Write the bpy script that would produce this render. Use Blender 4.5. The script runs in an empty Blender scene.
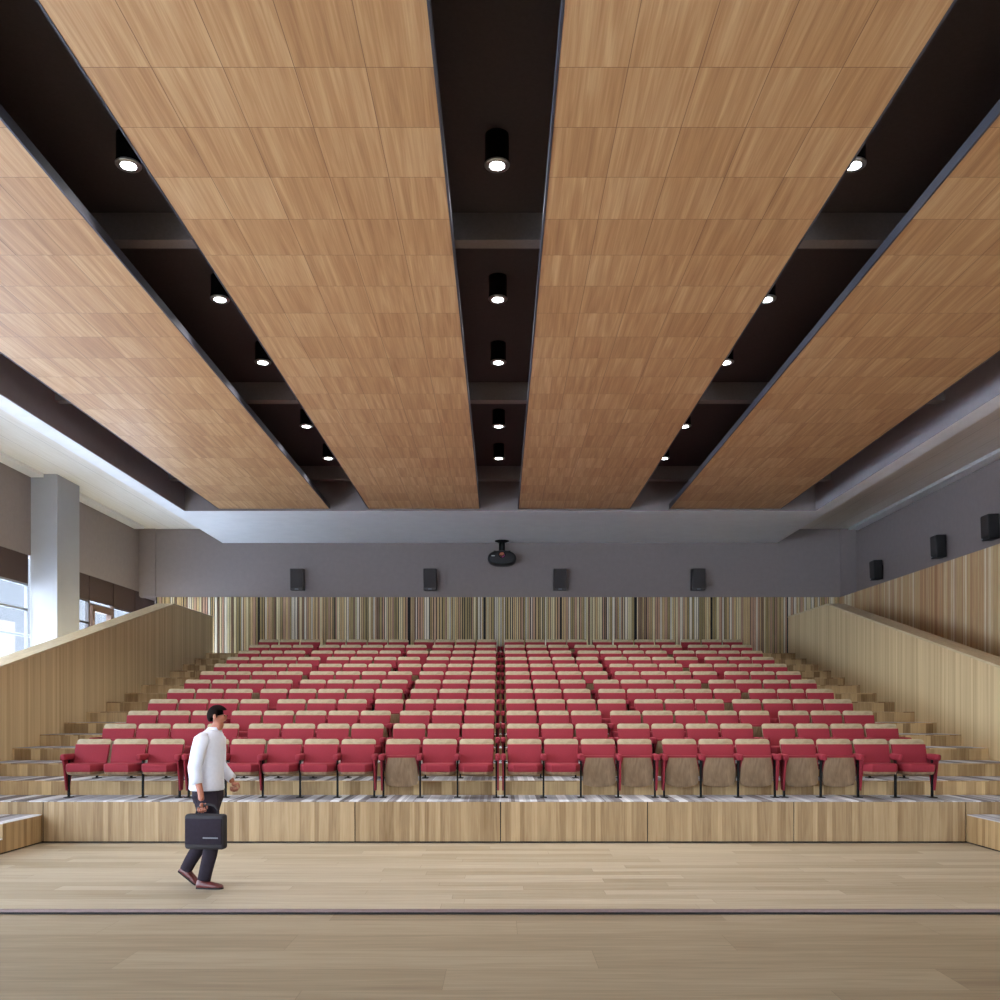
import bpy, bmesh, math, random
from mathutils import Vector, Matrix
random.seed(7)
C = bpy.context.scene.collection
PI = math.pi

# ------------------------------------------------------------------ node helpers
def srgb(r, g, b):
    f = lambda c: (c/255/12.92) if c/255 <= .04045 else ((c/255+.055)/1.055)**2.4
    return (f(r), f(g), f(b), 1)

class NT:
    def __init__(s, name, rough=.6, spec=.5):
        s.m = bpy.data.materials.new(name); s.m.use_nodes = True
        s.t = s.m.node_tree; s.n = s.t.nodes; s.l = s.t.links
        s.b = s.n['Principled BSDF']
        s.b.inputs['Roughness'].default_value = rough
        s.b.inputs['Specular IOR Level'].default_value = spec
        tc = s.n.new('ShaderNodeTexCoord'); s.obj = tc.outputs['Object']
        sp = s.n.new('ShaderNodeSeparateXYZ'); s.l.new(s.obj, sp.inputs[0])
        s.X, s.Y, s.Z = sp.outputs
    def put(s, inp, v):
        if isinstance(v, (int, float, tuple)): inp.default_value = v
        else: s.l.new(v, inp)
    def math(s, op, a, b=0.0, c=None):
        n = s.n.new('ShaderNodeMath'); n.operation = op
        s.put(n.inputs[0], a); s.put(n.inputs[1], b)
        if c is not None: s.put(n.inputs[2], c)
        return n.outputs[0]
    def vec(s, x, y, z):
        n = s.n.new('ShaderNodeCombineXYZ')
        for i, v in enumerate((x, y, z)): s.put(n.inputs[i], v)
        return n.outputs[0]
    def scaled(s, sx, sy, sz):
        return s.vec(s.math('MULTIPLY', s.X, sx), s.math('MULTIPLY', s.Y, sy), s.math('MULTIPLY', s.Z, sz))
    def noise(s, v, scale=1., detail=4., rough=.55, dist=0.):
        n = s.n.new('ShaderNodeTexNoise'); s.l.new(v, n.inputs['Vector'])
        n.inputs['Scale'].default_value = scale; n.inputs['Detail'].default_value = detail
        n.inputs['Roughness'].default_value = rough; n.inputs['Distortion'].default_value = dist
        return n.outputs[0]
    def cell(s, w, scale=1., rnd=1.):
        n = s.n.new('ShaderNodeTexVoronoi'); n.voronoi_dimensions = '1D'
        s.put(n.inputs['W'], w); n.inputs['Scale'].default_value = scale
        n.inputs['Randomness'].default_value = rnd
        sp = s.n.new('ShaderNodeSeparateColor'); s.l.new(n.outputs['Color'], sp.inputs[0])
        return sp.outputs[0]
    def rand(s, w):
        n = s.n.new('ShaderNodeTexWhiteNoise'); n.noise_dimensions = '1D'; s.put(n.inputs['W'], w)
        return n.outputs['Value']
    def rand2(s, a, b):
        n = s.n.new('ShaderNodeTexWhiteNoise'); n.noise_dimensions = '2D'; s.l.new(s.vec(a, b, 0.), n.inputs['Vector'])
        return n.outputs['Value']
    def ramp(s, f, stops, mode='LINEAR'):
        n = s.n.new('ShaderNodeValToRGB'); n.color_ramp.interpolation = mode
        e = n.color_ramp.elements
        while len(e) < len(stops): e.new(.5)
        for i, (p, c) in enumerate(stops): e[i].position = p; e[i].color = c
        s.l.new(f, n.inputs[0]); return n.outputs[0]
    def mix(s, f, a, b, mode='MIX'):
        n = s.n.new('ShaderNodeMix'); n.data_type = 'RGBA'; n.blend_type = mode
        s.put(n.inputs[0], f); s.put(n.inputs[6], a); s.put(n.inputs[7], b)
        return n.outputs[2]
    def color(s, c): s.put(s.b.inputs['Base Color'], c); return s
    def bump(s, h, strength=.2, dist=.01):
        n = s.n.new('ShaderNodeBump'); n.inputs['Strength'].default_value = strength
        n.inputs['Distance'].default_value = dist; s.l.new(h, n.inputs['Height'])
        s.l.new(n.outputs[0], s.b.inputs['Normal'])

def plain(name, c, rough=.6, metal=0., spec=.5, vary=.06, nscale=30.):
    t = NT(name, rough, spec)
    t.b.inputs['Metallic'].default_value = metal
    f = t.noise(t.obj, nscale, 3.)
    d = tuple(x*(1-vary) for x in c[:3])+(1,); l = tuple(min(1, x*(1+vary)) for x in c[:3])+(1,)
    t.color(t.ramp(f, [(.3, d), (.7, l)])); return t.m

def grain(t, ax, fine=70., along=2.2):
    """stretched noise running along axis ax (0,1,2)"""
    s = [fine]*3; s[ax] = along
    g1 = t.noise(t.scaled(*s), 1., 4., .6, .6)
    s = [fine*.22]*3; s[ax] = along*.5
    g2 = t.noise(t.scaled(*s), 1., 3., .5, 1.2)
    return t.math('ADD', t.math('MULTIPLY', g1, .45), t.math('MULTIPLY', g2, .55))

def wood(name, dark, light, ax=2, board=None, bscale=8., bamt=.35, rough=.5, fine=70., along=2.2, spec=.35, row=None):
    """wood with a grain along ax and boards of irregular width counted along axis `board`"""
    t = NT(name, rough, spec)
    g = grain(t, ax, fine, along)
    if board is not None:
        w = (t.X, t.Y, t.Z)[board]
        if row:
            w = t.math('ADD', w, t.math('MULTIPLY', t.math('FLOOR', t.math('DIVIDE', t.math('ADD', t.Z, row[1]), row[0])), 3.37))
        c = t.cell(w, bscale)
        g = t.math('ADD', t.math('MULTIPLY', g, 1-bamt), t.math('MULTIPLY', c, bamt))
    col = t.ramp(g, [(.28, dark), (.72, light)])
    t.color(col); t.bump(g, .08, .004); return t.m

# ------------------------------------------------------------------ materials
M = {}
M['stage'] = None
def floor_mat(name, c1, c2, c3, row, length, rough, fine):
    t = NT(name, rough, .4)
    r = t.math('FLOOR', t.math('DIVIDE', t.Y, row))
    off = t.math('MULTIPLY', t.rand(r), length)
    xx = t.math('DIVIDE', t.math('ADD', t.X, off), length)
    col = t.math('FLOOR', xx)
    tone = t.rand2(r, col)
    v = t.vec(t.math('ADD', t.math('MULTIPLY', t.X, 1.1), t.math('MULTIPLY', tone, 40.)),
              t.math('ADD', t.math('MULTIPLY', t.Y, fine), t.math('MULTIPLY', tone, 90.)), 0.)
    g1 = t.noise(v, 1., 5., .6, .8)
    v2 = t.vec(t.math('MULTIPLY', t.X, .7), t.math('ADD', t.math('MULTIPLY', t.Y, fine*.3), t.math('MULTIPLY', tone, 50.)), 0.)
    g2 = t.noise(v2, 1., 2., .5, 1.5)
    g = t.math('ADD', t.math('ADD', t.math('MULTIPLY', g1, .4), t.math('MULTIPLY', g2, .35)), t.math('MULTIPLY', tone, .25))
    c = t.ramp(g, [(.3, c1), (.5, c2), (.7, c3)])
    fy = t.math('FRACT', t.math('DIVIDE', t.Y, row)); fx = t.math('FRACT', xx)
    sy = t.math('LESS_THAN', fy, .0035/row); sx = t.math('LESS_THAN', fx, .004/length)
    seam = t.math('MAXIMUM', sy, sx)
    c = t.mix(t.math('MULTIPLY', seam, .55), c, srgb(95, 78, 55))
    t.color(c); t.bump(g, .06, .003); return t.m
M['stage'] = floor_mat('pale oak stage boards', srgb(144, 130, 106), srgb(164, 152, 130), srgb(182, 172, 152), .21, 2.3, .42, 34.)
M['stage_front'] = floor_mat('broad oak boards', srgb(116, 100, 78), srgb(136, 121, 97), srgb(154, 140, 116), .495, 3.4, .5, 26.)
M['edge'] = plain('painted metal edge', srgb(128, 108, 106), .45, .2)
M['black'] = plain('black shadow gap', srgb(22, 20, 20), .8)
M['fascia'] = wood('vertical oak fascia boards', srgb(130, 104, 70), srgb(182, 156, 118), 2, 0, 15., .3, .5)
M['riser'] = wood('oak step risers', srgb(134, 104, 64), srgb(204, 174, 126), 2, 0, 7., .4, .55, row=(.194, .03))
M['stepside'] = wood('vertical oak side boards', srgb(130, 102, 66), srgb(184, 156, 114), 2, 1, 12., .3, .5)
M['parapet'] = wood('oak balustrade boards', srgb(190, 162, 118), srgb(228, 206, 162), 2, 1, 18., .22, .5, fine=60., along=.5)
M['parapet_end'] = wood('oak balustrade end', srgb(190, 162, 118), srgb(228, 206, 162), 2, 0, 12., .2, .5, along=.6)
M['cap'] = wood('oak handrail cap', srgb(186, 162, 120), srgb(222, 204, 168), 1, None, rough=.45, fine=40., along=.8)
def carpet():
    t = NT('striped grey carpet', .95, .1)
    a = t.cell(t.X, 8.); b = t.cell(t.math('ADD', t.X, 31.7), 19.)
    g = t.math('ADD', t.math('MULTIPLY', a, .65), t.math('MULTIPLY', b, .35))
    c = t.ramp(g, [(0., srgb(80, 72, 72)), (.26, srgb(116, 110, 114)), (.38, srgb(152, 152, 160)), (.6, srgb(172, 174, 182)), (.8, srgb(218, 220, 226))])
    n = t.noise(t.obj, 300., 2.)
    c = t.mix(.15, c, t.ramp(n, [(.3, srgb(90, 90, 90)), (.7, srgb(220, 220, 220))]))
    t.color(c); t.bump(n, .3, .004); return t.m
M['carpet'] = carpet()
def panels(off, name):
    t = NT(name, .48, .35)
    x = t.math('DIVIDE', t.math('SUBTRACT', t.X, off), .5275)
    y = t.math('DIVIDE', t.math('SUBTRACT', t.Y, 6.823-.703*20), .703)
    cx = t.math('FLOOR', x); cy = t.math('FLOOR', y)
    tone = t.rand2(cx, cy)
    v = t.vec(t.math('ADD', t.math('MULTIPLY', t.X, 55.), t.math('MULTIPLY', tone, 77.)),
              t.math('ADD', t.math('MULTIPLY', t.Y, 1.1), t.math('MULTIPLY', tone, 33.)), 0.)
    g1 = t.noise(v, 1., 4., .6, .8)
    v2 = t.vec(t.math('ADD', t.math('MULTIPLY', t.X, 13.), t.math('MULTIPLY', tone, 51.)),
               t.math('ADD', t.math('MULTIPLY', t.Y, .55), t.math('MULTIPLY', tone, 21.)), 0.)
    g2 = t.noise(v2, 1., 3., .5, .9)
    g = t.math('ADD', t.math('ADD', t.math('MULTIPLY', g1, .36), t.math('MULTIPLY', g2, .54)), t.math('MULTIPLY', tone, .1))
    c = t.ramp(g, [(.3, srgb(160, 114, 74)), (.5, srgb(188, 144, 98)), (.7, srgb(212, 174, 128))])
    fx = t.math('FRACT', x); fy = t.math('FRACT', y)
    s = t.math('MAXIMUM', t.math('LESS_THAN', fx, .012), t.math('LESS_THAN', fy, .009))
    c = t.mix(t.math('MULTIPLY', s, .7), c, srgb(92, 60, 38))
    t.color(c); t.bump(g, .05, .003); return t.m
M['grey'] = plain('taupe grey painted wall', srgb(138, 127, 124), .85, spec=.2, vary=.03, nscale=8.)
M['white'] = plain('white plaster', srgb(232, 232, 232), .8, spec=.2, vary=.03, nscale=3.)
M['column'] = plain('pale grey column', srgb(160, 160, 163), .8, spec=.2, vary=.02, nscale=3.)
def lined():
    t = NT('pale boarded soffit', .75, .2)
    f = t.math('FRACT', t.math('DIVIDE', t.X, .58))
    s = t.math('LESS_THAN', f, .02)
    n = t.noise(t.scaled(30., 1., 1.), 1., 3.)
    c = t.ramp(n, [(.3, srgb(226, 221, 210)), (.7, srgb(236, 232, 224))])
    t.color(t.mix(t.math('MULTIPLY', s, .35), c, srgb(120, 112, 100))); return t.m
M['soffit'] = lined()
M['recess'] = plain('wall grey lightened for bounce', srgb(160, 153, 154), .8, spec=.2, vary=.03, nscale=6.)  # same paint as the walls, colour lightened for light bouncing inside the recess
M['dark_ceiling'] = plain('near black ceiling', srgb(76, 69, 70), .85, spec=.2)
M['beam'] = plain('dark concrete beam', srgb(132, 124, 122), .8, spec=.2)
M['trim_dark'] = plain('dark anodised edge', srgb(66, 66, 74), .6, .1)
M['trim_white'] = plain('white cove trim', srgb(226, 226, 226), .6)
SLAT = [wood('slat timber %s' % n, srgb(*a), srgb(*c), 2) for n, a, c in (
    ('white', (214, 202, 178), (238, 228, 206)), ('oak', (182, 148, 100), (218, 190, 142)), ('olive', (142, 122, 80), (178, 156, 108)),
    ('rose', (172, 130, 104), (206, 168, 138)), ('brown', (118, 90, 66), (158, 126, 96)), ('cream', (208, 190, 144), (230, 216, 172)))]
def wains():
    t = NT('multi toned timber wainscot', .5, .3)
    r = t.cell(t.Y, 6.); r2 = t.cell(t.math('ADD', t.Y, 57.3), 20.)
    g = t.math('ADD', t.math('MULTIPLY', r, .6), t.math('MULTIPLY', r2, .4))
    c = t.ramp(g, [(.12, srgb(186, 140, 100)), (.3, srgb(212, 172, 128)), (.45, srgb(214, 188, 140)), (.58, srgb(204, 166, 134)), (.7, srgb(226, 204, 160)), (.88, srgb(242, 232, 206))])
    k = grain(t, 2)
    t.color(t.mix(.45, c, t.ramp(k, [(.3, srgb(170, 140, 110)), (.7, srgb(255, 250, 240))]), 'MULTIPLY')); return t.m
M['wains'] = wains()
M['blind'] = plain('dark brown roller blind', srgb(70, 56, 52), .8, spec=.2)
M['frame_dark'] = plain('dark bronze window frame', srgb(52, 44, 42), .5)
M['frame_brown'] = plain('brown door frame', srgb(96, 70, 54), .5)
M['frame_white'] = plain('pale grey window frame', srgb(120, 124, 130), .5)
M['red'] = plain('crimson seat fabric', srgb(132, 38, 50), .75, spec=.25, vary=.05, nscale=60.)
M['shell'] = wood('walnut seat shell', srgb(102, 80, 58), srgb(148, 124, 96), 2, None, fine=60., along=5.)
M['caprail'] = wood('blond backrest veneer', srgb(118, 100, 72), srgb(182, 168, 138), 0, None, fine=30., along=9.)
M['metal_black'] = plain('black powder coated steel', srgb(10, 10, 11), .6, .0, .2)
M['speaker'] = plain('charcoal speaker cabinet', srgb(70, 65, 63), .6)
M['speaker_black'] = plain('black speaker cabinet', srgb(20, 20, 20), .6)
M['grille'] = plain('black speaker grille', srgb(56, 51, 50), .8)
M['chrome'] = plain('bright metal badge', srgb(190, 190, 190), .3, .8)
M['skin'] = plain('skin', srgb(176, 112, 88), .55, vary=.04)
M['shirt'] = plain('white cotton shirt', srgb(226, 230, 242), .85, spec=.1, vary=.03)
M['trousers'] = plain('charcoal trousers', srgb(48, 42, 50), .9, spec=.1)
M['shoe'] = plain('oxblood leather shoe', srgb(92, 38, 36), .4)
M['hair'] = plain('dark brown hair', srgb(26, 18, 16), .95, spec=.1)
M['bag'] = plain('black nylon bag', srgb(36, 33, 38), .7)
M['render_grey'] = plain('grey rendered facade', srgb(42, 45, 49), .9, nscale=2., vary=.08)
M['snow'] = plain('pale paving', srgb(218, 226, 238), .9, nscale=2., vary=.08)
M['rail'] = plain('grey rail', srgb(120, 124, 130), .5)
def glass():
    m = bpy.data.materials.new('clear window glass'); m.use_nodes = True
    n = m.node_tree.nodes; l = m.node_tree.links; n.clear()
    o = n.new('ShaderNodeOutputMaterial'); tr = n.new('ShaderNodeBsdfTransparent'); gl = n.new('ShaderNodeBsdfGlossy')
    tr.inputs[0].default_value = (.97, .98, .99, 1); gl.inputs['Roughness'].default_value = .02
    mx = n.new('ShaderNodeMixShader'); mx.inputs[0].default_value = .06
    pass; l.new(tr.outputs[0], mx.inputs[1]); l.new(gl.outputs[0], mx.inputs[2]); l.new(mx.outputs[0], o.inputs[0])
    return m
M['glass'] = glass()
def emit(name, c, s):
    m = bpy.data.materials.new(name); m.use_nodes = True; b = m.node_tree.nodes['Principled BSDF']
    b.inputs['Emission Color'].default_value = c; b.inputs['Emission Strength'].default_value = s
    return m
M['lamp_glow'] = emit('lit lamp lens', (.93, .96, 1, 1), 14.)
def lens():
    t = NT('coated projector lens', .08, .9)
    g = t.noise(t.obj, 9., 1.)
    t.color(t.ramp(g, [(.35, srgb(150, 60, 110)), (.5, srgb(30, 12, 20)), (.65, srgb(190, 110, 80))])); return t.m
M['lens'] = lens()

# ------------------------------------------------------------------ mesh helpers
def box(bm, x0, x1, y0, y1, z0, z1, bev=0., seg=2):
    vs = [bm.verts.new(p) for p in ((x0,y0,z0),(x1,y0,z0),(x1,y1,z0),(x0,y1,z0),(x0,y0,z1),(x1,y0,z1),(x1,y1,z1),(x0,y1,z1))]
    fs = [bm.faces.new([vs[i] for i in f]) for f in ((3,2,1,0),(4,5,6,7),(0,1,5,4),(1,2,6,5),(2,3,7,6),(3,0,4,7))]
    if bev:
        es = list({e for f in fs for e in f.edges})
        bmesh.ops.bevel(bm, geom=es, offset=bev, segments=seg, affect='EDGES', profile=.5, clamp_overlap=True)
def prism(bm, pts, a, b, bev=0., seg=2):
    """extrude closed 3-D outline pts by vector (b-a) applied: pts + a -> pts + b"""
    a = Vector(a); b = Vector(b)
    v0 = [bm.verts.new(Vector(p)+a) for p in pts]; v1 = [bm.verts.new(Vector(p)+b) for p in pts]
    n = len(pts); fs = [bm.faces.new(v0[::-1]), bm.faces.new(v1)]
    for i in range(n): fs.append(bm.faces.new((v0[i], v0[(i+1)%n], v1[(i+1)%n], v1[i])))
    if bev:
        es = list({e for f in fs[:2] for e in f.edges})
        bmesh.ops.bevel(bm, geom=es, offset=bev, segments=seg, affect='EDGES', profile=.5, clamp_overlap=True)
def ring(bm, c, rx, ry, M3, n):
    return [bm.verts.new(Vector(c)+M3@Vector((rx*math.cos(2*PI*i/n), ry*math.sin(2*PI*i/n), 0))) for i in range(n)]
def loft(bm, secs, n=16, ax=None):
    """secs: (centre, rx, ry); rings are horizontal unless ax gives a tangent frame"""
    rs = []
    for k, s in enumerate(secs):
        c, rx, ry = s[0], s[1], s[2]
        if ax == 'path':
            p = Vector(secs[max(0,k-1)][0]); q = Vector(secs[min(len(secs)-1,k+1)][0])
            d = (q-p).normalized(); y = Vector((0,1,0)); x = y.cross(d).normalized(); y = d.cross(x)
            m3 = Matrix((x, y, d)).transposed()
        else: m3 = Matrix.Identity(3)
        rs.append(ring(bm, c, rx, ry, m3, n))
    for a, b in zip(rs, rs[1:]):
        for i in range(n): bm.faces.new((a[i], a[(i+1)%n], b[(i+1)%n], b[i]))
    bm.faces.new(rs[0][::-1]); bm.faces.new(rs[-1])
def lathe(bm, prof, cx=0, cy=0, n=24):
    loft(bm, [((cx, cy, z), max(r, 1e-4), max(r, 1e-4)) for r, z in prof], n)
def tube(bm, pts, r, n=10):
    up = Vector((0,0,1)); rs = []
    for k, p in enumerate(pts):
        a = Vector(pts[max(0,k-1)]); b = Vector(pts[min(len(pts)-1,k+1)]); d = (b-a).normalized()
        x = d.cross(up if abs(d.z) < .95 else Vector((0,1,0))).normalized(); y = d.cross(x)
        rs.append([bm.verts.new(Vector(p)+x*r*math.cos(2*PI*i/n)+y*r*math.sin(2*PI*i/n)) for i in range(n)])
    for a, b in zip(rs, rs[1:]):
        for i in range(n): bm.faces.new((a[i], a[(i+1)%n], b[(i+1)%n], b[i]))
    bm.faces.new(rs[0][::-1]); bm.faces.new(rs[-1])
def obj(name, bm, mat, parent=None, smooth=False, loc=None):
    bmesh.ops.recalc_face_normals(bm, faces=bm.faces)
    me = bpy.data.meshes.new(name); bm.to_mesh(me); bm.free()
    if smooth:
        for p in me.polygons: p.use_smooth = True
    me.materials.append(mat)
    o = bpy.data.objects.new(name, me); C.objects.link(o)
    if parent: o.parent = parent
    if loc: o.location = loc
    return o
def B(): return bmesh.new()
def bx(name, mat, parent, *a, bev=0., smooth=False):
    bm = B(); box(bm, *a, bev=bev); return obj(name, bm, mat, parent, smooth)
def thing(name, label, cat, loc=(0,0,0), rz=0., group=None):
    o = bpy.data.objects.new(name, None); C.objects.link(o); o.location = loc; o.rotation_euler = (0,0,rz)
    o.empty_display_size = .1
    o['label'] = label; o['category'] = cat
    if group: o['group'] = group
    return o
def struct(o): o['kind'] = 'structure'; return o
def sempty(name):
    o = bpy.data.objects.new(name, None); C.objects.link(o); return struct(o)
def copy_tree(o, parent=None):
    c = o.copy(); C.objects.link(c)
    if parent: c.parent = parent
    for ch in list(o.children): copy_tree(ch, c)
    return c

# ------------------------------------------------------------------ camera
H = 1.75; F = 925.
cam = bpy.data.objects.new('camera', bpy.data.cameras.new('camera')); C.objects.link(cam)
cam.location = (0, 0, H); cam.rotation_euler = (PI/2, 0, 0)
cam.data.sensor_width = 36; cam.data.lens = 36*F/1000
cam.data.shift_y = .211; cam.data.shift_x = -.0005; cam.data.clip_start = .05; cam.data.clip_end = 300
bpy.context.scene.camera = cam

# ------------------------------------------------------------------ floor and tiers
DF, RD, RZ, Z1 = 12.263, .89, .1958, .557      # fascia distance, row depth, row rise, first tread height
DW = 26.0                                       # back wall
YB = -5.0                                       # rear end of what is built
XL, XR = -10.14, 9.98
struct(bx('floor', M['stage'], None, -10.4, 10.3, 8.18, 27.6, -.3, 0))
struct(bx('floor.001', M['stage_front'], None, -10.4, 10.3, YB, 8.18, -.35, -.045))
tr = sempty('trim_1')
bx('metal_edge', M['edge'], tr, -10.1, 9.45, 8.155, 8.18, -.024, 0.001)
bx('shadow_gap', M['black'], tr, -10.1, 9.45, 8.168, 8.18, -.045, -.024)

tiers = sempty('floor.002')
def TZ(k): return Z1 + k*.1953 + (.008 if k else 0)
XI = 7.88
for k in range(15):
    y0 = DF + k*RD; z = TZ(k)
    y1 = y0 + RD if k < 14 else DW-.06
    b = B(); box(b, -XI, XI, y0+(.012 if k else 0), y1, z-.012, z); obj('carpet_tread', b, M['carpet'], tiers)
    if k: bx('riser', M['riser'], tiers, -XI, XI, y0, y0+.012, TZ(k-1), z-.001)
bx('platform_core', M['black'], tiers, -XI, XI, DF+.03, DF+.5, 0, Z1-.02)
xs = [-XI, -6.065, -3.88, -1.93, 0., 1.95, 3.89, 6.165, XI]
for a, c in zip(xs, xs[1:]):
    bx('fascia_panel', M['fascia'], tiers, a+.007, c-.007, DF, DF+.02, .022, Z1-.012)
bx('plinth', M['black'], tiers, -XI, XI, DF+.021, DF+.028, 0, Z1-.012)

def side_steps(label, xi, xo):
    t = thing('entry_steps', label, 'steps', ((xi+xo)/2, 10.3, 0))
    s = -1 if xi < 0 else 1; w = abs(xo-xi)/2
    b = B(); prism(b, [(-w, y, z) for y, z in ((.006, .02), (1.953, .02), (1.953, .368), (.996, .368), (.996, .178), (.006, .178))], (0,0,0), (2*w,0,0)); obj('step_body', b, M['stepside'], t)
    for ya, yb, z in ((0., .994, .19), (.99, 1.953, .38)):
        b = B(); box(b, -w, w, ya, yb, z-.012, z); obj('carpet_tread', b, M['carpet'], t)
    b = B(); box(b, -w+.02, w-.02, .03, 1.955, 0, .02); obj('plinth', b, M['black'], t)
side_steps('two carpeted oak steps beside the left balustrade wall', -6.08, -7.875)
side_steps('two carpeted oak steps beside the right balustrade wall', 6.18, 7.875)

# ------------------------------------------------------------------ balustrade walls
def parapet(side):
    s = -1 if side == 'left' else 1
    xi, xo = s*7.885, s*8.28
    p = sempty('wall_stair_'+side)
    prof = [(10.4, 0), (25.35, 0), (25.35, 4.335), (22.33, 4.335), (14.56, 2.443), (10.4, 1.43)]
    b = B(); prism(b, [(xi, y, z-.03 if z else 0) for y, z in prof], (0,0,0), (xo-xi,0,0)); obj('boarded_face', b, M['parapet'], p)
    top = [(10.38, 1.395), (14.56, 2.413), (22.33, 4.305), (25.37, 4.305), (25.37, 4.342), (22.32, 4.342), (14.55, 2.45), (10.38, 1.432)]
    b = B(); prism(b, [(xi-s*.008, y, z) for y, z in top], (0,0,0), (xo-xi+s*.016,0,0)); obj('cap_rail', b, M['cap'], p)
parapet('left'); parapet('right')

# ------------------------------------------------------------------ walls
ZC = 6.866     # side ceiling
ZB = 4.945     # top of the timber
wb = sempty('wall_back')
bx('painted_wall', M['grey'], wb, XL, XR, DW, DW+.2, ZB, 7.3)
bx('backing_board', M['black'], wb, -9.68, 9.54, DW-.01, DW+.2, 0, ZB)
px = [157, 184, 259.5, 335, 410, 485, 561, 636, 711.5, 787, 840]
xs = [(p-500.5)*DW/F for p in px]
for a, c in zip(xs, xs[1:]):
    b = B(); x = a+.025
    while x < c-.04:
        w = random.choice((.028, .034, .046, .06)); g = random.choice((.014, .02, .028))
        w = min(w, c-.02-x)
        n0 = len(b.faces); box(b, x, x+w, DW-.05, DW-.01, 2.2, ZB); x += w+g
        b.faces.ensure_lookup_table(); mi = random.choice((0, 0, 1, 1, 1, 2, 2, 3, 3, 4, 5, 5))
        for f in list(b.faces)[n0:]: f.material_index = mi
    o = obj('slatted_panel', b, SLAT[0], wb)
    for mm in SLAT[1:]: o.data.materials.append(mm)
# left: wall above windows, corner block, window wall
wl = sempty('wall_left')
bx('painted_wall', M['grey'], wl, XL-.25, XL, YB, 27.3, 5.10, ZC+.05)
bx('corner_block', M['grey'], wl, XL, -9.68, DW-.06, 27.3, 4.97, ZC)
bx('corner_return', M['grey'], wl, -9.70, -9.68, DW, 27.3, 0, 5.10)
bx('end_wall', M['grey'], wl, XL-.2, -9.68, 27.3, 27.5, 0, 7)
b = B(); box(b, -10.16, -9.57, 19.97, 21.03, 0, ZC, .006, 1)
struct(obj('wall_column', b, M['column'], None))
b = B(); box(b, -10.16, -9.57, 5.2, 6.26, -.045, ZC, .006, 1)
struct(obj('wall_column.001', b, M['column'], None))
wr = sempty('wall_right')
bx('painted_wall', M['grey'], wr, XR, XR+.2, YB, 27.3, 4.9, ZC+.05)
bx('corner_block', M['grey'], wr, 9.54, XR, DW-.06, DW+.2, ZB, ZC)
b = B(); box(b, 9.5, XR+.2, YB, DW, -.045, 4.935); obj('timber_wainscot', b, M['wains'], wr)

struct(bx('wall_rear_unseen.001', M['grey'], None, -6.5, 6.5, YB-.2, YB, -.045, 6.2))  # unseen wall, added to block light from behind except at the sides
# unseen lintel above the side openings left to let daylight in
struct(bx('wall_rear_unseen', M['white'], None, XL-.2, XR+.2, YB-.2, YB, 6.2, 7.3))
# cove trims
for i, (xa, xb, ys) in enumerate(((-10.14, -9.86, [(YB, 5.2), (6.26, 19.97), (21.03, 25.6)]), (9.70, 9.98, [(YB, 25.8)]))):
    for ya, yb in ys:
        struct(bx('trim_%d' % (2+i), M['trim_white'], None, xa, xb, ya, yb, ZC-.075, ZC-.001, bev=.008))

# windows of the left wall
wn = 0
def window(y0, y1, door=False, blindtop=5.10, dark=True):
    global wn; wn += 1
    w = sempty('window_%d' % wn)
    fm = M['frame_dark'] if dark else M['frame_white']
    b = B(); x0, x1 = XL-.10, XL-.02
    m = .045 if dark else .02
    box(b, x0, x1, y0, y0+m, 0, 4.49); box(b, x0, x1, y1-m, y1, 0, 4.49)
    for z in (.0, 3.9, 4.44) if not door else (.0, 4.38):
        box(b, x0+.01, x1-.01, y0+m, y1-m, z, z+.05)
    obj('window_frame', b, fm if not door else M['frame_brown'], w)
    if door:
        b = B(); a, c = y0+.12, y1-.12
        for q in ((a, a+.12, .05, 4.38), (c-.12, c, .05, 4.38)): box(b, x0-.01, x1+.04, *q)
        box(b, x0-.01, x1+.04, a+.12, c-.12, 4.24, 4.38); box(b, x0-.01, x1+.04, a+.12, c-.12, .05, .3)
        obj('door_leaf', b, M['frame_brown'], w)
    b = B(); box(b, XL-.065, XL-.058, y0+m, y1-m, .03, 4.47); obj('pane', b, M['glass'], w)
    b = B(); box(b, XL-.05, XL-.02, y0+.03 if dark else y0, y1-.03 if dark else y1, 4.49, blindtop); obj('blind', b, M['blind'], w)
    b = B(); box(b, XL-.12, XL-.06, y0, y1, 4.49, 5.1); obj('head_panel', b, M['frame_dark'], w)
ys = [21.42, 22.85, 24.28, 25.71, 27.2]
for i, (a, c) in enumerate(zip(ys, ys[1:])): window(a, c, door=(i == 1))
for a, c in zip([6.3+i*1.7 for i in range(8)], [6.3+(i+1)*1.7 for i in range(8)]): window(a, c, dark=False)
for a, c in ((YB, -2.5), (-2.5, 0), (0, 2.6), (2.6, 5.2)): window(a, c, dark=False)
# rail behind the glass
rl = thing('hand_railing', 'grey horizontal hand rail outside the left windows', 'railing', (-10.7, 13, 0))
b = B(); tube(b, [(0, -6, 3.45), (0, 14, 3.45)], .035); obj('top_rail', b, M['rail'], rl, True)
for y in (-5.8, -3, 0, 3, 6, 9, 12, 13.8):
    b = B(); tube(b, [(0, y, 0), (0, y, 3.45)], .02); obj('post', b, M['rail'], rl, True)

# outside
struct(bx('ground_outside', M['snow'], None, -70, -10.3, -30, 90, -.4, -.05))
t = thing('neighbour_building', 'pale grey flat-roofed building seen through the left windows', 'building', (-26, 50, 0))
bx('wall', M['render_grey'], t, -6, 6, -16, 42, 0, 12)
bx('parapet', M['snow'], t, -6.2, 6.2, -16.2, 42.2, 12, 12.4)
b = B()
for i in range(9): box(b, 6.0, 6.06, -14+i*4, -12+i*4, 3.2, 5.4)
obj('window', b, M['frame_dark'], t)

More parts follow.
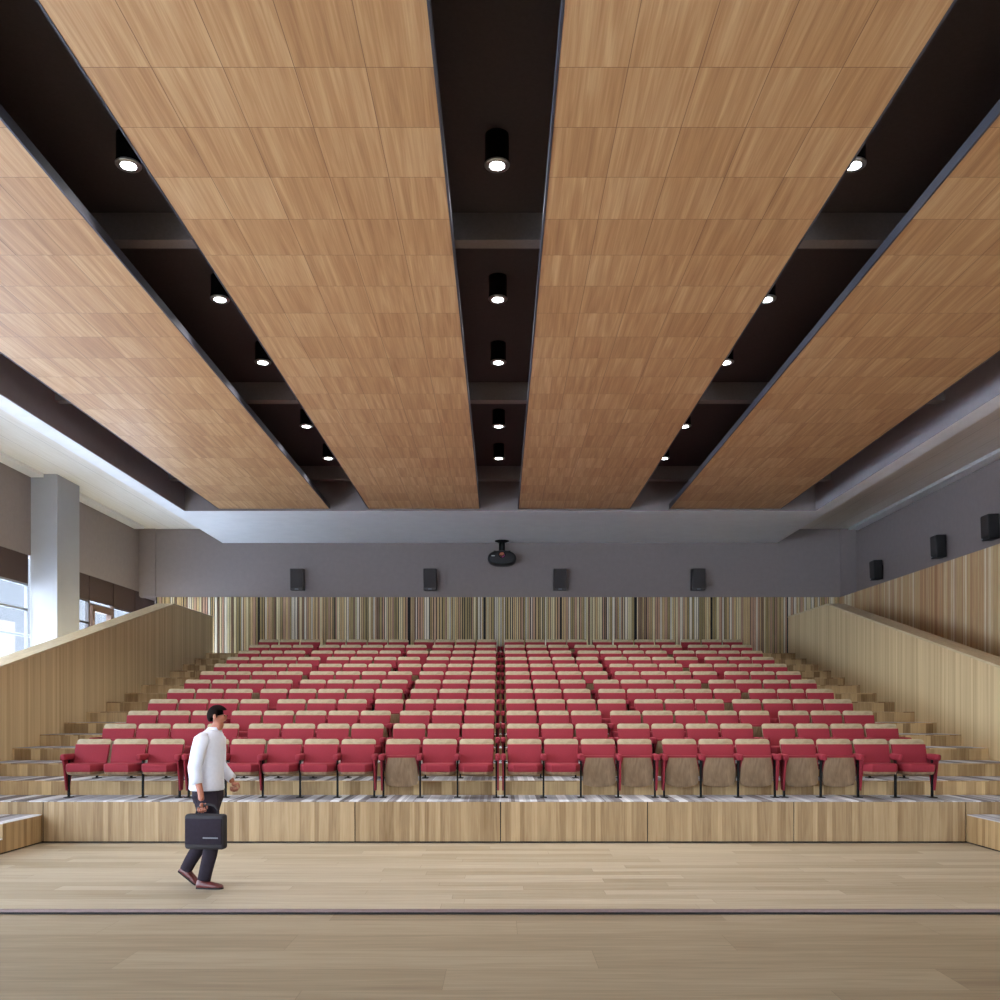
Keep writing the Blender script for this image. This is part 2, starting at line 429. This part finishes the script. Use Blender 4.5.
# ------------------------------------------------------------------ ceiling
ZS = 1.75+4.722; ZR = 7.25; DA = 21.84
ce = sempty('ceiling')
bx('recess_top', M['dark_ceiling'], ce, -7.6, 7.6, YB, DA+.1, ZR, ZR+.1)
bx('bulkhead', M['white'], ce, -7.81, -7.47, YB, DW, ZS, ZR)
bx('bulkhead', M['white'], ce, 7.45, 7.77, YB, DW, ZS, ZR)
bx('bulkhead', M['white'], ce, -7.47, 7.45, DA+.01, DW, ZS, ZR)
bx('recess_side', M['recess'], ce, -7.47, -7.455, YB, DA, ZS+.004, ZR)
bx('recess_side', M['recess'], ce, 7.435, 7.45, YB, DA, ZS+.004, ZR)
bx('recess_end', M['grey'], ce, -7.455, 7.435, DA-.005, DA+.01, ZS+.004, ZR)
bx('side_soffit', M['soffit'], ce, XL-.2, -7.81, YB, 27.4, ZC, ZC+.1)
bx('side_soffit', M['soffit'], ce, 7.77, XR+.2, YB, 27.4, ZC, ZC+.1)
for k in range(-1, 4):
    y = (4.95, 10.21, 15.47, 20.76)[k] if k >= 0 else -.3
    struct(bx('ceiling_beam', M['beam'], None, -7.455, 7.435, y, y+.19, 6.95, ZR))

HP = 4.75
names = ['outermost wooden acoustic ceiling panel on the left, above the window side',
         'wooden acoustic ceiling panel left of the middle slot with downlights',
         'wooden acoustic ceiling panel right of the middle slot with downlights',
         'outermost wooden acoustic ceiling panel on the right, above the timber wall']
for i, (a, c) in enumerate(((-1.396, -.841), (-.654, -.0999), (.0867, .642), (.833, 1.388))):
    a *= HP; c *= HP
    t = thing('ceiling_panel', names[i], 'ceiling panel', (0, 0, 0), group='suspended wooden ceiling panels')
    z = H+HP
    bx('veneered_board', panels(a, 'veneered acoustic tiles %s' % ('A','B','C','D')[i]), t, a+.02, c-.02, -3., 21.72, z, z+.05)
    bx('edge_profile', M['trim_dark'], t, a, a+.02, -3., 21.72, z-.004, z+.1)
    bx('edge_profile', M['trim_dark'], t, c-.02, c, -3., 21.72, z-.004, z+.1)
    bx('edge_profile', M['trim_dark'], t, a+.02, c-.02, 21.72, 21.74, z-.002, z+.1)
    b = B()
    for y in (4.95, 10.21, 15.47, 20.76):
        for x in (a+.5, c-.5): tube(b, [(x, y+.09, z+.05), (x, y+.09, 6.951)], .01, 6)
    obj('hanger_rod', b, M['metal_black'], t)

# ------------------------------------------------------------------ downlights
LH = 1.75+5.22
def downlight():
    t = thing('ceiling_downlight', '', 'ceiling light')
    b = B(); lathe(b, [(.108, 0), (.117, .003), (.117, .03), (.113, .034), (.113, .28), (.09, .28)], n=28); obj('housing', b, M['metal_black'], t, True)
    b = B(); lathe(b, [(.117, -.012), (.121, -.006), (.121, .006), (.105, .006), (.104, -.012)], n=28); obj('trim_ring', b, M['chrome'], t, True)
    b = B(); lathe(b, [(.0, -.018), (.05, -.016), (.085, -.01), (.09, .0)], n=24); obj('lens', b, M['lamp_glow'], t, True)
    return t
dl = downlight(); first = True
order = ['nearest', 'second', 'third', 'fourth', 'farthest']
for nm, x in (('left', -3.555), ('middle', -.033), ('right', 3.37)):
    for i, y in enumerate((8.84, 11.72, 13.84, 16.94, 19.09)):
        o = dl if first else copy_tree(dl); first = False
        o.location = (x, y, LH)
        pos = order[i]+(' from the camera' if 0 < i < 4 else ('' if i == 4 else ' to the camera'))
        o['label'] = 'lit black cylinder downlight in the %s ceiling slot, %s' % (nm, pos)
        o['group'] = 'black cylinder downlights'
        ld = bpy.data.lights.new('downlight_beam', 'SPOT'); ld.energy = 95; ld.spot_size = 2.1; ld.spot_blend = .8
        ld.color = (1, .97, .94); ld.shadow_soft_size = .09
        lo = bpy.data.objects.new('lamp_beam', ld); C.objects.link(lo); lo.parent = o; lo.location = (0, 0, -.03)

# ------------------------------------------------------------------ chairs
P = .5148; HW = .24
def arc(cx, cz, r, a0, a1, n=5):
    return [(cx+r*math.cos(a0+(a1-a0)*i/n), cz+r*math.sin(a0+(a1-a0)*i/n)) for i in range(n+1)]
def tilt(x, z, y): return (x, y+.12+(z-.45)*.34, z)
mesh = {}
def keep(name, bm, mat, smooth=True):
    bmesh.ops.recalc_face_normals(bm, faces=bm.faces)
    me = bpy.data.meshes.new(name); bm.to_mesh(me); bm.free(); me.materials.append(mat)
    if smooth:
        for p in me.polygons: p.use_smooth = True
        me.set_sharp_from_angle(angle=.7)
    return me
# backrest shell with the pale top rail
o2 = [(-.222, .40), (.222, .40)] + arc(HW-.045, .80-.045, .045, 0, PI/2) + arc(-HW+.045, .80-.045, .045, PI/2, PI)
b = B(); prism(b, [tilt(x, z, 0) for x, z in o2], (0, 0, 0), (0, .022, 0), .006, 2); mesh['backrest'] = keep('backrest', b, M['caprail'])
o2 = [(-.215, .385), (.215, .385), (.232, .42), (.241, .728), (-.241, .728), (-.232, .42)]
b = B(); prism(b, [tilt(x, z, -.045) for x, z in o2], (0, 0, 0), (0, .047, 0), .016, 3); mesh['back_cushion'] = keep('back_cushion', b, M['red'])
# seat down
so = [(-.2, .15), (-.238, .06), (-.238, -.12), (-.16, -.262), (.16, -.262), (.238, -.12), (.238, .06), (.2, .15)]
b = B(); prism(b, [(x, y, .358) for x, y in so], (0,0,0), (0,0,.118), .03, 3); mesh['seat_cushion'] = keep('seat_cushion', b, M['red'])
b = B()
lo_ = [bpy_v for bpy_v in so]
r0 = [b.verts.new((x*.97, y*.98, .368)) for x, y in so]; r1 = [b.verts.new((x*.93, y*.94, .335)) for x, y in so]; r2 = [b.verts.new((x*.6, y*.62, .305)) for x, y in so]
for u, v in ((r0, r1), (r1, r2)):
    for i in range(8): b.faces.new((u[i], u[(i+1)%8], v[(i+1)%8], v[i]))
b.faces.new(r0[::-1]); b.faces.new(r2); mesh['seat_shell'] = keep('seat_shell', b, M['shell'])
# seat folded up
fo = [(-.195, .55), (-.232, .40), (-.24, .24), (-.215, .175), (-.12, .148), (0, .14), (.12, .148), (.215, .175), (.24, .24), (.232, .40), (.195, .55)]
b = B(); prism(b, [(x*.965, .03-(z-.35)*.12, z) for x, z in fo], (0, -.028, 0), (0, .0, 0), .008, 2); mesh['seat_shell_up'] = keep('seat_shell', b, M['shell'])
fo2 = [(x*(1.06 if z > .5 else 1.03 if z > .3 else .9), (z+.03 if z > .5 else max(z, .2))) for x, z in fo]
b = B(); prism(b, [(x*1.0, .03-(z-.35)*.12, z) for x, z in fo2], (0, -.022, 0), (0, .085, 0), .022, 3); mesh['seat_cushion_up'] = keep('seat_cushion', b, M['red'])
b = B(); box(b, -.012, .012, -.02, .02, .008, .53); box(b, -.046, .046, -.07, .07, 0, .01, .003, 1); box(b, -.012, .012, .0, .17, .42, .455)
mesh['leg'] = keep('leg', b, M['metal_black'], False)
b = B(); box(b, -.037, .037, -.17, .17, .515, .602, .024, 3); mesh['armrest'] = keep('armrest', b, M['red'])
b = B(); prism(b, [(-.011, y, z) for y, z in ((-.15, .53), (.16, .53), (.05, .10), (-.05, .10), (-.09, .3))], (0,0,0), (.022,0,0), .005, 2)
mesh['side_panel'] = keep('side_panel', b, M['red'])
b = B(); tube(b, [(-.25, .1, .40), (.25, .1, .40)], .014, 8); mesh['crossbar'] = keep('crossbar', b, M['metal_black'])

def part(key, root, x=0., name=None):
    o = bpy.data.objects.new(name or mesh[key].name, mesh[key]); C.objects.link(o); o.parent = root; o.location = (x, 0, 0); return o
L_ = ['3|5|3', '4|4|3', '3|5|3', '4|3|4', '3|5|3', '4|4|3', '4|4|3', '4|3|4', '4|4|3', '3|4|4', '3|5|3', '3|4|4']
R_ = ['4|3|4', '3|4|4', '3|5|3', '4|3|4', '3|5|3', '3|4|4', '4|4|3', '4|3|4', '4|4|3', '3|4|4', '3|5|3', '4|4|3']
ordn = ['first', 'second', 'third', 'fourth', 'fifth', 'sixth', 'seventh', 'eighth', 'ninth', 'tenth', 'eleventh', 'twelfth']
rowname = ['front row'] + [w+' row' for w in ordn[1:11]] + ['back row']
G = .11
row1_fold = {('L', 2), ('R', 2), ('R', 3), ('R', 4), ('R', 5), ('R', 6), ('R', 7), ('R', 8)}   # counted outward from the middle gap
row1_panel = {('L', 5), ('R', 2), ('R', 8)}
rng = random.Random(11)
for k in range(12):
    y = DF+k*RD+.494; z = TZ(k)
    for side in 'LR':
        s = -1 if side == 'L' else 1
        blocks = [int(v) for v in (L_ if side == 'L' else R_)[k].split('|')]
        if side == 'L': blocks = blocks[::-1]
        x = .078; idx = 0
        for bi, n in enumerate(blocks):
            for j in range(n):
                cx = s*(x+P/2)
                fold = ((side, idx) in row1_fold) if k == 0 else rng.random() < .42
                where = '%s %s of the middle gap' % (ordn[idx], 'left' if s < 0 else 'right')
                if k == 0: lab = 'red theatre seat with its seat %s, front row, %s' % ('folded up' if fold else 'down', where)
                elif k == 11: lab = 'red theatre seat in the back row, %s' % where
                else: lab = 'red theatre seat, %s from the front, %s' % (rowname[k], where)
                o = thing('theatre_seat', lab, 'theatre seat', (cx, y, z), 0, 'red theatre seats in the '+rowname[k])
                part('backrest', o); part('back_cushion', o); part('crossbar', o)
                if fold: part('seat_cushion_up', o); part('seat_shell_up', o)
                else: part('seat_cushion', o); part('seat_shell', o)
                # outer standard of every seat, inner one for the first of a block
                skip = (k == 0 and side == 'L' and idx == 9)
                def end(sg, mid):
                    o1, o2, o3 = (.02, .038, .045) if mid else (-.008, .006, .008)
                    part('leg', o, sg*(P/2+o1)); part('armrest', o, sg*(P/2+o2)); part('side_panel', o, sg*(P/2+o3))
                if j == n-1: end(s, False)
                elif not skip:
                    part('leg', o, s*P/2); part('armrest', o, s*P/2)
                    if k == 0 and (side, idx) in row1_panel: part('side_panel', o, s*(P/2+.018))
                if j == 0: end(-s, idx == 0)
                x += P; idx += 1
            x += G

# ------------------------------------------------------------------ speakers
def speaker(label, loc, rz, w, d, h, mat, pitch=.12):
    t = thing('wall_speaker', label, 'speaker', loc, rz)
    # local: +y into the wall, front at -y
    e = bpy.data.objects
    b = B(); box(b, -w/2, w/2, -d-.04, -.04, -h/2, h/2, .012, 2); c = obj('cabinet', b, mat, t)
    b = B(); box(b, -w/2+.015, w/2-.015, -d-.052, -d-.04, -h/2+.07, h/2-.02, .005, 1); g = obj('grille', b, M['grille'], t)
    b = B(); box(b, -.05 if w > .3 else -w/2+.03, .05 if w > .3 else -w/2+.07, -d-.048, -d-.04, -h/2+.02, -h/2+.045); l = obj('badge', b, M['rail'], t)
    b = B(); box(b, -.06, .06, -.015, 0, -.12, .12); box(b, -.02, .02, -.05, -.01, -.03, .03); obj('bracket', b, M['metal_black'], t)
    for q in (c, g, l): q.rotation_euler = (pitch, 0, 0)
nm = ['grey box speaker on the back wall, farthest left', 'grey box speaker on the back wall, just left of the projector',
      'grey box speaker on the back wall, just right of the projector', 'grey box speaker on the back wall, farthest right']
for n_, p in zip(nm, (297., 430., 560., 698.5)):
    speaker(n_, ((p-500.5)*25.75/F, DW, H+(711-579)*25.75/F), 0, .36, .28, .60, M['speaker'], .06)
nm = ['black speaker high on the right wall, nearest the camera', 'black speaker high on the right wall, middle of three', 'black speaker high on the right wall, farthest, near the corner']
for n_, y in zip(nm, (18.57, 20.76, 24.2)):
    speaker(n_, (XR, y, 5.44), -PI/2, .30, .22, .50, M['speaker_black'], .04)

# ------------------------------------------------------------------ projector
PY = 25.68
pj = thing('ceiling_projector', 'black rounded projector hanging from the white soffit in the middle', 'projector', ((502-500.5)*PY/F, PY, ZS))
b = B(); lathe(b, [(.10, -.05), (.16, -.03), (.20, -.012), (.20, 0)], n=24); obj('ceiling_plate', b, M['metal_black'], pj, True)
b = B(); lathe(b, [(.06, -.36), (.085, -.30), (.085, -.10), (.075, -.04)], n=20); obj('pole', b, M['metal_black'], pj, True)
zc = H+(711-558.8)*PY/F-ZS
b = B()
secs = [((0, y, zc), .395*q, .20*q) for y, q in ((-.26, .80), (-.25, .9), (-.2, .98), (.0, 1.), (.2, .97), (.26, .85))]
rs = []
for c_, rx, rz_ in secs:
    rs.append([b.verts.new((c_[0]+rx*math.copysign(abs(math.cos(a))**.8, math.cos(a)), c_[1], c_[2]+rz_*math.copysign(abs(math.sin(a))**.9, math.sin(a)))) for a in [2*PI*i/28 for i in range(28)]])
for u, v in zip(rs, rs[1:]):
    for i in range(28): b.faces.new((u[i], u[(i+1)%28], v[(i+1)%28], v[i]))
b.faces.new(rs[0]); b.faces.new(rs[-1][::-1]); obj('body', b, M['speaker_black'], pj, True)
def disc(name, x, z, r, y0, y1, mat, par, n=20):
    b = B(); tube(b, [(x, y0, z), (x, y1, z)], r, n); return obj(name, b, mat, par)
disc('lens_ring', 0, zc+.06, .10, -.30, -.24, M['metal_black'], pj)
disc('lens', 0, zc+.06, .075, -.305, -.29, M['lens'], pj)
bx('badge', M['chrome'], pj, -.29, -.20, -.265, -.23, zc+.03, zc+.055)
for x in (-.2, .2):
    b = B(); box(b, x-.035, x+.035, -.05, .05, zc+.13, zc+.22, .01, 1); obj('mount_ear', b, M['metal_black'], pj)

# ------------------------------------------------------------------ the walking man
MX, MY = (208-500.5)*9.2/F, 9.2
man = thing('person', 'person in white shirt and dark trousers walking right, carrying a black bag', 'person', (MX, MY, 0), -.12)
def skinned(name, nodes, edges, mat, parent, sub=2, root=0):
    me = bpy.data.meshes.new(name)
    me.from_pydata([n[0] for n in nodes], edges, []); me.materials.append(mat)
    o = bpy.data.objects.new(name, me); C.objects.link(o); o.parent = parent
    bm = bmesh.new(); bm.from_mesh(me); lay = bm.verts.layers.skin.verify(); bm.verts.ensure_lookup_table()
    for i, v in enumerate(bm.verts):
        r = nodes[i][1]; v[lay].radius = r if isinstance(r, tuple) else (r, r); v[lay].use_root = (i == root)
    bm.to_mesh(me); bm.free()
    m = o.modifiers.new('skin', 'SKIN'); m.use_smooth_shade = True; m.branch_smoothing = .6
    s = o.modifiers.new('sub', 'SUBSURF'); s.levels = sub; s.render_levels = sub
    return o
# joints: forward +x, near side -y
N = [((0, 0, .95), (.12, .10)), ((.0, 0, 1.12), (.11, .10)), ((.01, 0, 1.32), (.13, .11)), ((.03, 0, 1.47), (.12, .10)), ((.065, 0, 1.56), .055), ((.09, 0, 1.62), .056),
     # head 6-8
     ((.115, 0, 1.685), (.088, .076)), ((.115, 0, 1.735), (.088, .072)),
     # near arm 8..
     ((.02, -.17, 1.46), .055), ((-.03, -.225, 1.19), .042), ((.035, -.24, .955), .03), ((.045, -.245, .875), .03),
     # far arm 12..
     ((.03, .17, 1.46), .055), ((.03, .22, 1.2), .042), ((.15, .2, 1.06), .03), ((.185, .19, 1.02), .028),
     # near leg 16.. (forward)
     ((.02, -.09, .88), .085), ((.085, -.09, .49), .055), ((.0, -.09, .10), .036),
     # far leg 19.. (trailing)
     ((-.02, .09, .88), .085), ((-.07, .09, .47), .055), ((-.29, .09, .15), .036)]
E = [(0,1),(1,2),(2,3),(3,4),(4,5),(5,6),(6,7),(3,8),(8,9),(9,10),(10,11),(3,12),(12,13),(13,14),(14,15),(0,16),(16,17),(17,18),(0,19),(19,20),(20,21)]
# nose and jaw
N += [((.185, 0, 1.675), .018), ((.165, 0, 1.628), .035)]; E += [(6, 22), (5, 23)]
skinned('body', N, E, M['skin'], man)
def hand(cx, cy, cz, name, curl, fwd):
    b_nodes = [((cx, cy, cz), (.022, .034)), ((cx+fwd*.02, cy, cz-.05), (.018, .038))]; ed = [(0, 1)]
    o = skinned(name, b_nodes, ed, M['skin'], man, 2)
    for i in range(4):
        L = (.034, .038, .035, .028)[i]; yx = cx-.033+i*.021
        n2 = [((yx, cy, cz-.045), .0095), ((yx, cy-.012*curl, cz-.045-L), .009), ((yx, cy+.018*curl, cz-.05-L*1.4), .008), ((yx, cy+.03*curl, cz-.04-L*.9), .0075)]
        skinned('finger', n2, [(0,1),(1,2),(2,3)], M['skin'], o, 1)
    n2 = [((cx+.03, cy, cz-.005), .011), ((cx+.05, cy+.012, cz-.035), .01), ((cx+.045, cy+.02, cz-.065), .0085)]
    skinned('thumb', n2, [(0,1),(1,2)], M['skin'], o, 1)
hand(.048, -.245, .865, 'hand', 1., 0.)
hand(.19, .19, 1.035, 'hand', 1., .3)
# hair
b = B()
bmesh.ops.create_uvsphere(b, u_segments=24, v_segments=16, radius=1)
for v in list(b.verts):
    v.co = Vector((v.co.x*.108, v.co.y*.084, v.co.z*.108))
bmesh.ops.delete(b, geom=[v for v in b.verts if (v.co.x > .045 and v.co.z < .055) or (v.co.z < -.035 and v.co.x > -.03) or v.co.z < -.075], context='VERTS')
hr = obj('hair', b, M['hair'], man, True, (.1, 0, 1.705)); md = hr.modifiers.new('thick', 'SOLIDIFY'); md.thickness = .014
for s in (-1, 1):
    b = B(); bmesh.ops.create_uvsphere(b, u_segments=10, v_segments=8, radius=1)
    for v in b.verts: v.co = Vector((v.co.x*.018, v.co.y*.011, v.co.z*.03))
    obj('ear', b, M['skin'], man, True, (.105, s*.08, 1.69))
    b = B(); bmesh.ops.create_uvsphere(b, u_segments=10, v_segments=8, radius=.007); obj('eye', b, M['hair'], man, True, (.182, s*.03, 1.703))
b = B(); box(b, .178, .192, -.022, .022, 1.643, 1.649); obj('mouth', b, M['shoe'], man)
# shirt: torso, two sleeves, collar
b = B()
loft(b, [((-.01, 0, .965), .158, .18), ((-.012, 0, .98), .168, .19), ((-.015, 0, 1.10), .16, .18), ((-.012, 0, 1.22), .158, .18), ((.0, 0, 1.36), .155, .195),
         ((.015, 0, 1.45), .14, .20), ((.03, 0, 1.51), .115, .165), ((.05, 0, 1.55), .085, .10), ((.06, 0, 1.572), .066, .07)], 24)
obj('shirt', b, M['shirt'], man, True)
sh = [c for c in man.children if c.name.startswith('shirt')][0]
b = B(); loft(b, [((.02, -.12, 1.50), .06, .05), ((.015, -.175, 1.47), .078, .062), ((-.005, -.205, 1.36), .073, .062), ((-.03, -.228, 1.20), .068, .058), ((-.02, -.235, 1.10), .062, .052), ((-.005, -.237, 1.04), .056, .046)], 16, 'path'); obj('sleeve', b, M['shirt'], sh, True)
b = B(); loft(b, [((.03, .12, 1.50), .06, .05), ((.03, .175, 1.47), .078, .062), ((.026, .2, 1.36), .073, .062), ((.02, .222, 1.21), .068, .058), ((.08, .215, 1.14), .06, .056), ((.165, .2, 1.06), .05, .046)], 16, 'path'); obj('sleeve', b, M['shirt'], sh, True)
b = B(); loft(b, [((.058, 0, 1.553), .080, .084), ((.066, 0, 1.578), .070, .072), ((.072, 0, 1.590), .062, .064)], 20); obj('collar', b, M['shirt'], sh, True)
# trousers
b = B()
loft(b, [((0, 0, 1.04), .14, .16), ((0, 0, .99), .148, .168), ((0, 0, .90), .15, .17), ((.0, 0, .84), .13, .165)], 20)
loft(b, [((.01, -.085, .93), .13, .085), ((.035, -.088, .80), .115, .085), ((.07, -.09, .62), .09, .075), ((.085, -.09, .49), .078, .068), ((.06, -.09, .34), .072, .062), ((.02, -.09, .18), .066, .058), ((.0, -.09, .085), .064, .056)], 18, 'path')
loft(b, [((-.005, .085, .93), .13, .085), ((-.03, .088, .80), .115, .085), ((-.055, .09, .62), .09, .075), ((-.075, .09, .48), .078, .068), ((-.15, .09, .36), .07, .062), ((-.225, .09, .24), .064, .058), ((-.275, .09, .15), .06, .056)], 18, 'path')
obj('trousers', b, M['trousers'], man, True)
b = B(); loft(b, [((0, 0, 1.01), .15, .17), ((0, 0, .975), .15, .17)], 20); obj('belt', b, M['black'], man, True)
def shoe(loc, rot):
    b = B()
    secs = [(-.085, .022, .045, 0), (-.075, .034, .075, 0), (-.02, .038, .085, 0), (.05, .042, .06, 0), (.12, .044, .045, 0), (.165, .036, .035, 0), (.185, .018, .022, 0)]
    rs = []
    for x, w, h, z in secs:
        rs.append([b.verts.new((x, w*c, z+h*zz)) for c, zz in ((-1, 0), (-1, .35), (-.8, .8), (-.3, 1), (.3, 1), (.8, .8), (1, .35), (1, 0))])
    for u, v in zip(rs, rs[1:]):
        for i in range(8): b.faces.new((u[i], u[(i+1)%8], v[(i+1)%8], v[i]))
    b.faces.new(rs[0]); b.faces.new(rs[-1][::-1])
    o = obj('shoe', b, M['shoe'], man, True, loc); o.rotation_euler = (0, rot, 0)
    b = B(); prism(b, [(x, w*1.03, 0) for x, w, h, z in secs]+[(x, -w*1.03, 0) for x, w, h, z in secs[::-1]], (0,0,-.012), (0,0,.004)); obj('sole', b, M['black'], o)
shoe((.01, -.09, .013), 0.); shoe((-.275, .09, .095), .62)
# bag
bag = thing('shoulder_bag', 'black soft briefcase hanging from the walking person\'s hand', 'bag', (MX+.06, MY-.25, .415), -.12)
b = B(); box(b, -.2, .2, -.055, .055, .0, .34, .03, 3); obj('bag_body', b, M['bag'], bag, True)
b = B(); box(b, -.185, .185, -.068, -.05, .05, .30, .014, 2); obj('front_pocket', b, M['trousers'], bag, True)
b = B(); box(b, .0, .15, -.073, -.067, .11, .122); obj('zip', b, M['rail'], bag)
b = B(); tube(b, [(-.1, 0, .335), (-.09, 0, .39), (-.04, 0, .425), (.03, 0, .432), (.08, 0, .42), (.115, 0, .385), (.12, 0, .335)], .011, 8); obj('handle', b, M['bag'], bag, True)

# ------------------------------------------------------------------ light
w = bpy.data.worlds.new('sky'); bpy.context.scene.world = w; w.use_nodes = True
bg = w.node_tree.nodes['Background']; bg.inputs[0].default_value = (.74, .85, 1, 1); bg.inputs[1].default_value = 7.2
sd = bpy.data.lights.new('sun', 'SUN'); sd.energy = 8.; sd.angle = .02; sd.color = (1, .98, .95)
so_ = bpy.data.objects.new('sun', sd); C.objects.link(so_); so_.location = (20, 10, 30)
so_.rotation_euler = Vector((-.55, -.2, -.8)).to_track_quat('-Z', 'Y').to_euler()
vs = bpy.context.scene.view_settings
vs.view_transform = 'Standard'; vs.look = 'None'; vs.gamma = 1; vs.use_curve_mapping = False; vs.exposure = .95
